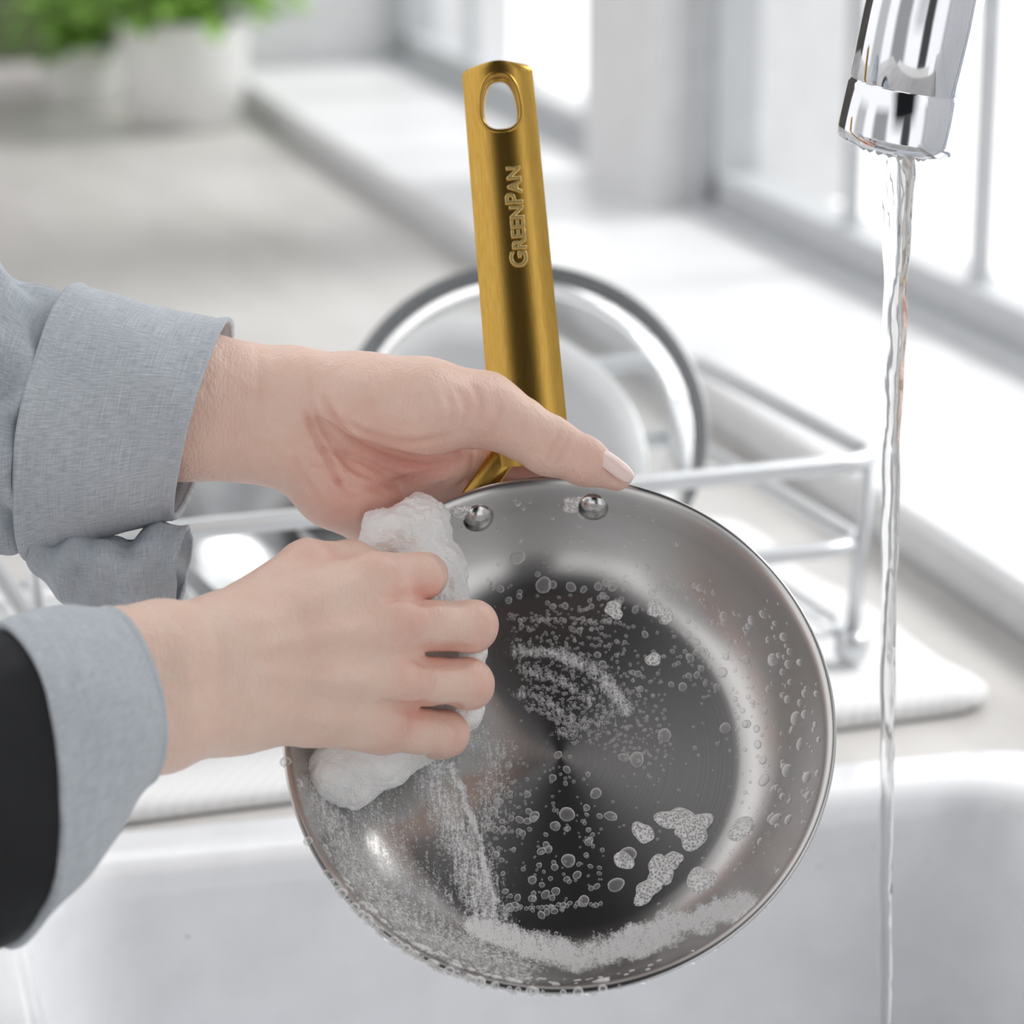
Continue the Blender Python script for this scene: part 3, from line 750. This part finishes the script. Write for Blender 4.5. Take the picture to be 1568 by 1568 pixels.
def nail(name,c,d,up_,lw,wd,parent):
    c=Vector(c); d=Vector(d).normalized(); up_=(Vector(up_)-d*Vector(up_).dot(d)).normalized(); sd=d.cross(up_)
    v=[];f=[]; n1=14;n2=10
    for i in range(n1+1):
        s_=-1+2*i/n1
        for j in range(n2+1):
            q=-1+2*j/n2; wq=wd*(1-abs(s_)**4*0.5)
            v.append((c+d*s_*lw+sd*q*wq+up_*(-0.42*wd*q*q-2.5*s_*s_))*MU)
    for i in range(n1):
        for j in range(n2): a0=i*(n2+1)+j; f.append((a0,a0+1,a0+n2+2,a0+n2+1))
    ob=mkobj(name,v,f,M_nail,parent); m=ob.modifiers.new('s','SOLIDIFY'); m.thickness=0.0008; m.offset=0; return ob
nail('left_thumb_nail',Vector(S(941,712,-125,kL))+Vector((1,3,2)),(0.80,-0.58,-0.10),(0.42,0.52,0.74),37,18,person)

# ---- right hand (back of hand seen, scrubbing)
kR=0.985
def r(x,y,w_,r_): return (S(x,y,w_,kR),r_*kR)
Fd=Field(S(60,1290,-190,kR),S(810,790,500,kR),3.1)
arm=smin(chain(Fd,[r(140,998,400,72),r(270,985,270,70),r(360,978,185,60)],20),chain(Fd,[r(155,1098,400,74),r(270,1090,270,72),r(370,1078,175,60)],20),60)
mc=[chain(Fd,[r(360,965,160,56),r(470,922,112,49),r(572,893,70,47)],20),
    chain(Fd,[r(370,1000,165,56),r(500,972,126,49),r(600,955,84,47)],20),
    chain(Fd,[r(370,1040,160,56),r(500,1035,120,49),r(604,1040,76,46)],20),
    chain(Fd,[r(370,1075,150,56),r(480,1088,105,49),r(582,1112,50,45)],20)]
b_=mc[0]
for g in mc[1:]: b_=smin(b_,g,55)
h_=smin(arm,b_,60)
h_=smin(h_,chain(Fd,[r(400,1020,90,80),r(500,1005,75,74),r(555,1005,50,66)],10),40)
th=chain(Fd,[r(390,935,120,52),r(470,874,45,46),r(530,868,-30,38),r(580,880,-85,30)],16)
h_=smin(h_,th,22)
fing=[chain(Fd,[r(572,890,66,44),r(640,884,30,37),r(648,884,-40,34),r(640,895,-100,30)],10),
      chain(Fd,[r(600,954,84,44),r(668,958,62,39),r(722,960,36,40),r(722,968,-30,36),r(700,975,-95,31)],8),
      chain(Fd,[r(604,1040,76,43),r(665,1046,55,38),r(717,1050,30,39),r(715,1056,-30,35),r(690,1062,-95,30)],8),
      chain(Fd,[r(582,1110,50,41),r(640,1122,30,35),r(680,1128,6,36),r(672,1140,-40,32),r(640,1150,-90,28)],8)]
fg=fing[0]
for g in fing[1:]: fg=smin(fg,g,4)
h_=smin(h_,fg,12)
for (x,y,w_,q) in((584,874,98,18),(616,944,120,20),(616,1040,110,19),(592,1112,85,16)):
    h_=smin(h_,Fd.cone(S(x,y,w_-6,kR),S(x-10,y,w_-6,kR),q,q),26)
for g_ in ([r(596,914,126,5),r(650,912,84,13),r(700,910,58,16)],[r(606,1000,132,5),r(655,1003,100,12),r(710,1004,70,14)],[r(594,1078,120,5),r(640,1084,78,12),r(690,1088,48,14)]):
    h_=smax(h_,-chain(Fd,g_),14)
V,Q=nets(h_,Fd); V=lsmooth(V,Q,2)
cre=[([(600,862),(608,885),(602,905)],1.2,5,0.06),([(640,930),(645,958),(640,985)],1.4,5,0.06),([(628,932),(633,958),(628,982)],1.2,5,0.05),
     ([(655,1020),(660,1045),(655,1070)],1.2,5,0.05),([(642,1020),(647,1045),(642,1068)],1.0,5,0.04),([(737,935),(744,960),(737,985)],1.4,4.5,0.07),([(727,935),(734,960),(727,985)],1.1,4.5,0.05),([(732,1025),(739,1050),(732,1075)],1.4,4.5,0.07),([(722,1025),(729,1050),(722,1075)],1.1,4.5,0.05),
     ([(695,1105),(700,1130),(694,1152)],1.2,4.5,0.06),
     ([(460,948),(530,928),(598,914)],5.0,15,0.02),([(470,1000),(540,998),(612,1000)],5.5,15,0.02),([(460,1062),(530,1072),(604,1080)],5.0,14,0.02),
     ([(390,985),(480,968),(580,950)],-2.6,11,0),([(390,1022),(480,1028),(590,1040)],-2.6,11,0),([(390,960),(470,925),(560,885)],-2.0,12,0),([(395,1070),(470,1088),(560,1110)],-1.7,11,0),
     ([(410,905),(440,880),(490,900),(540,905)],2.5,12,0.03),([(330,950),(338,1000),(332,1060)],1.0,8,0.02),([(352,945),(358,1000),(352,1070)],0.8,7,0.02)]
broad=[(430,1000,60,-1.5),(300,1010,50,1.5)]
bl=[(585,880,90,36,0.5),(618,950,110,36,0.75),(625,1040,100,34,0.6),(600,1112,70,34,0.6),(740,960,40,40,0.5),(735,1050,40,40,0.5),(695,1130,10,45,0.5),(655,885,30,35,0.55),(470,870,60,50,0.45),(640,915,60,30,0.7),(670,1003,60,30,0.8),(640,1085,60,30,0.7)]
mk_skin('right_hand',V,Q,kR,cre,bl,(0.86,0.655,0.55),person,broad)

# ---- sponge covered in foam
Fd=Field(S(430,1290,-230),S(800,740,80),3.4)
pts=[[(600,820,-110,46),(640,802,-130,42)],[(640,805,-130,42),(648,880,-130,52)],[(650,880,-120,60),(660,1000,-110,66)],[(660,1000,-110,66),(655,1090,-90,62)],
     [(650,1100,-90,62),(570,1150,-55,62)],[(570,1150,-50,62),(515,1185,-50,46)],[(520,1190,-50,44),(540,1205,-50,38)],[(500,1000,-70,60),(600,1100,-60,80)],[(700,1010,-60,44),(705,1090,-60,36)],[(580,820,-100,34),(572,845,-95,30)]]
g=None
for p,q in pts:
    c_=Fd.cone(S(*p[:3]),S(*q[:3]),p[3],q[3]); g=c_ if g is None else smin(g,c_,20)
V,Q=nets(g,Fd); V=lsmooth(V,Q,1); nn=vnorm(V,Q)
dsp=np.array([7*noise.fractal(Vector(p)*0.022,1.0,2.0,4)+2.5*noise.noise(Vector(p)*0.09)+1.8*noise.noise(Vector(p)*0.2) for p in V])
V=V+nn*dsp[:,None]
spo=empty('soapy_sponge',FR); mkobj('sponge_foam',V*MU,Q,M_foam,spo)

# ---- sleeves
def sleeve(name,rings,k,steps,amp,fr,material,wr=None,nseg=150,thick=0.0016,sup=1.0):
    R_=np.array([np.concatenate([S(c[0],c[1],c[2],k),[V_[0],-V_[1],V_[2]],[D_[0],-D_[1],D_[2]]]) for c,V_,D_ in rings])
    P=catmull(R_,steps); v=[];uv=[]
    for i,row in enumerate(P):
        c,V_,D_=row[:3],row[3:6],row[6:9]; tt=i/(len(P)-1)
        for j in range(nseg+1):
            th=2*math.pi*j/nseg; e=math.cos(th)*V_+math.sin(th)*D_; L_=np.linalg.norm(e)
            q=c+e; nz=amp*noise.fractal(Vector((q[0]*fr[0]+7,q[1]*fr[1],q[2]*fr[2])),0.9,2.0,3) if j<nseg else None
            if j==nseg: v.append(v[i*(nseg+1)]); uv.append((tt*len(P)/60,1.0)); continue
            if wr: nz+=wr(tt,th,q)
            v.append(tuple((q+e/L_*nz)*MU)); uv.append((tt*len(P)/60,j/nseg))
    n=nseg+1; f=[(i*n+j,i*n+j+1,(i+1)*n+j+1,(i+1)*n+j) for i in range(len(P)-1) for j in range(nseg)]
    ob=mkobj(name,v,f,material,person,uvs=uv)
    m=ob.modifiers.new('thickness','SOLIDIFY'); m.thickness=thick; m.offset=0
    return ob
def wrL(tt,th,q):
    nz_=noise.noise(Vector((q[0]*0.008,q[1]*0.008,q[2]*0.008)))
    return (15*math.sin(q[0]*0.05+q[1]*0.012+4*nz_)+9*math.sin(q[0]*0.03-q[1]*0.035+5*nz_))*min(1,0.45+tt)
sleeve('left_sleeve',[((-260,590,-60),(0,-215,0),(0,0,165)),((-100,605,-80),(5,-214,0),(-10,0,160)),((0,622,-100),(10,-214,0),(-15,0,155)),((70,640,-110),(20,-204,0),(-20,0,146)),((140,648,-120),(28,-172,0),(-20,0,120))],kL,18,14,(0.012,0.006,0.008),M_shirt,wrL,nseg=220)
def wrC(tt,th,q): return 3*math.sin(q[1]*0.03+q[0]*0.02)+ (5*math.exp(-((tt-0.03)/0.04)**2)) + 3*math.exp(-((tt-0.97)/0.03)**2)-2*math.exp(-((tt-0.90)/0.012)**2)
sleeve('left_cuff',[((92,648,-112),(36,-208,0),(-28,0,152)),((150,648,-115),(38,-196,0),(-22,0,146)),((230,645,-125),(40,-174,0),(-14,0,132)),((312,641,-135),(42,-150,0),(-8,0,116))],kL,16,7,(0.006,0.006,0.006),M_cuff,wrC,thick=0.003)
def wrF(tt,th,q): return 9*math.sin(q[0]*0.05+q[1]*0.06)+5*math.sin(q[0]*0.11-q[1]*0.03)
sleeve('left_cuff_fold',[((60,830,-120),(4,-25,0),(0,0,70)),((110,868,-125),(-6,-55,0),(0,0,92)),((190,880,-130),(-4,-60,0),(0,0,96)),((282,865,-140),(10,-62,0),(0,0,80))],kL,14,8,(0.02,0.02,0.02),M_shirt,wrF,thick=0.002)
def wrR(tt,th,q): return 5*math.sin(q[1]*0.025+q[0]*0.02)+4*math.exp(-((tt-0.97)/0.03)**2)
sleeve('right_cuff',[((82,1162,450),(-5,-216,0),(112,0,165)),((172,1094,400),(-10,-172,0),(90,0,138)),((236,1046,340),(-18,-122,0),(62,0,104))],1.0,20,7,(0.007,0.007,0.007),M_cuff,wrR,thick=0.0035)
sleeve('dark_inner_sleeve',[((-260,1230,520),(0,-215,0),(60,0,170)),((-60,1190,480),(0,-212,0),(100,0,165)),((84,1160,450),(-5,-205,0),(106,0,156)),((150,1100,410),(-8,-160,0),(80,0,125))],1.0,12,7,(0.007,0.007,0.007),M_black,wrR,thick=0.003)

# ------------------------------------------------------------------ light
w=bpy.data.worlds.new('daylight'); sc.world=w; w.use_nodes=True; nt=w.node_tree; bg=nt.nodes['Background']
tc=nt.nodes.new('ShaderNodeTexCoord')
def dot(vec,src=None):
    vec=Vector(vec).normalized()
    n=N(nt,'ShaderNodeVectorMath',operation='DOT_PRODUCT'); nt.links.new(src or tc.outputs['Generated'],n.inputs[0]); n.inputs[1].default_value=vec; return n.outputs['Value']
d1=dot((-0.18,-0.47,0.865)); d2=dot((0.96,-0.28,0.0))  # unseen dark overhead patch added, mirrored as dark wedges in the pan
r1=ramp(nt,d1,[(0.35,0.0),(0.70,1.0)])
ab=N(nt,'ShaderNodeMath',operation='ABSOLUTE'); nt.links.new(d2,ab.inputs[0])
r2=ramp(nt,ab.outputs[0],[(0.22,1.0),(0.46,0.0)])
mu=N(nt,'ShaderNodeMath',operation='MULTIPLY'); nt.links.new(r1.outputs[0],mu.inputs[0]); nt.links.new(r2.outputs[0],mu.inputs[1])
# dark upright bands added to the environment to streak the chrome reflections
fl=N(nt,'ShaderNodeVectorMath',operation='MULTIPLY'); nt.links.new(tc.outputs['Generated'],fl.inputs[0]); fl.inputs[1].default_value=(1,1,0)
nm=N(nt,'ShaderNodeVectorMath',operation='NORMALIZE'); nt.links.new(fl.outputs[0],nm.inputs[0])
sz=nt.nodes.new('ShaderNodeSeparateXYZ'); nt.links.new(tc.outputs['Generated'],sz.inputs[0])
rz=ramp(nt,sz.outputs[2],[(0.25,1.0),(0.45,0.0)])
prev=None
for az,lo_,hi_,am in((-100,0.984,0.995,0.95),(-55,0.965,0.99,0.6),(-150,0.955,0.985,0.7),(-20,0.98,0.995,0.5),(165,0.97,0.99,0.5)):
    rr_=ramp(nt,dot((math.cos(math.radians(az)),math.sin(math.radians(az)),0),nm.outputs[0]),[(lo_,0.0),(hi_,am)])
    if prev is None: prev=rr_.outputs[0]
    else:
        mm=N(nt,'ShaderNodeMath',operation='MAXIMUM'); nt.links.new(prev,mm.inputs[0]); nt.links.new(rr_.outputs[0],mm.inputs[1]); prev=mm.outputs[0]
bz=N(nt,'ShaderNodeMath',operation='MULTIPLY'); nt.links.new(prev,bz.inputs[0]); nt.links.new(rz.outputs[0],bz.inputs[1])
m2=N(nt,'ShaderNodeMath',operation='MAXIMUM'); nt.links.new(mu.outputs[0],m2.inputs[0]); nt.links.new(bz.outputs[0],m2.inputs[1])
mx=nt.nodes.new('ShaderNodeMix'); mx.data_type='RGBA'; nt.links.new(m2.outputs[0],mx.inputs[0])
r3=ramp(nt,dot((0.9,0.35,0.25)),[(0.0,(0.66,0.65,0.65)),(0.5,(1.0,1.0,1.0))])
nt.links.new(r3.outputs[0],mx.inputs[6]); mx.inputs[7].default_value=(0.008,0.008,0.009,1)
nt.links.new(mx.outputs[2],bg.inputs[0]); bg.inputs[1].default_value=1.95
sd=bpy.data.lights.new('sun','SUN'); sd.energy=2.0; sd.angle=math.radians(22); sd.color=(1,0.985,0.96); so=bpy.data.objects.new('sun',sd); sc.collection.objects.link(so)
so.rotation_euler=Vector((-0.66,-0.05,-0.72)).to_track_quat('-Z','Y').to_euler()
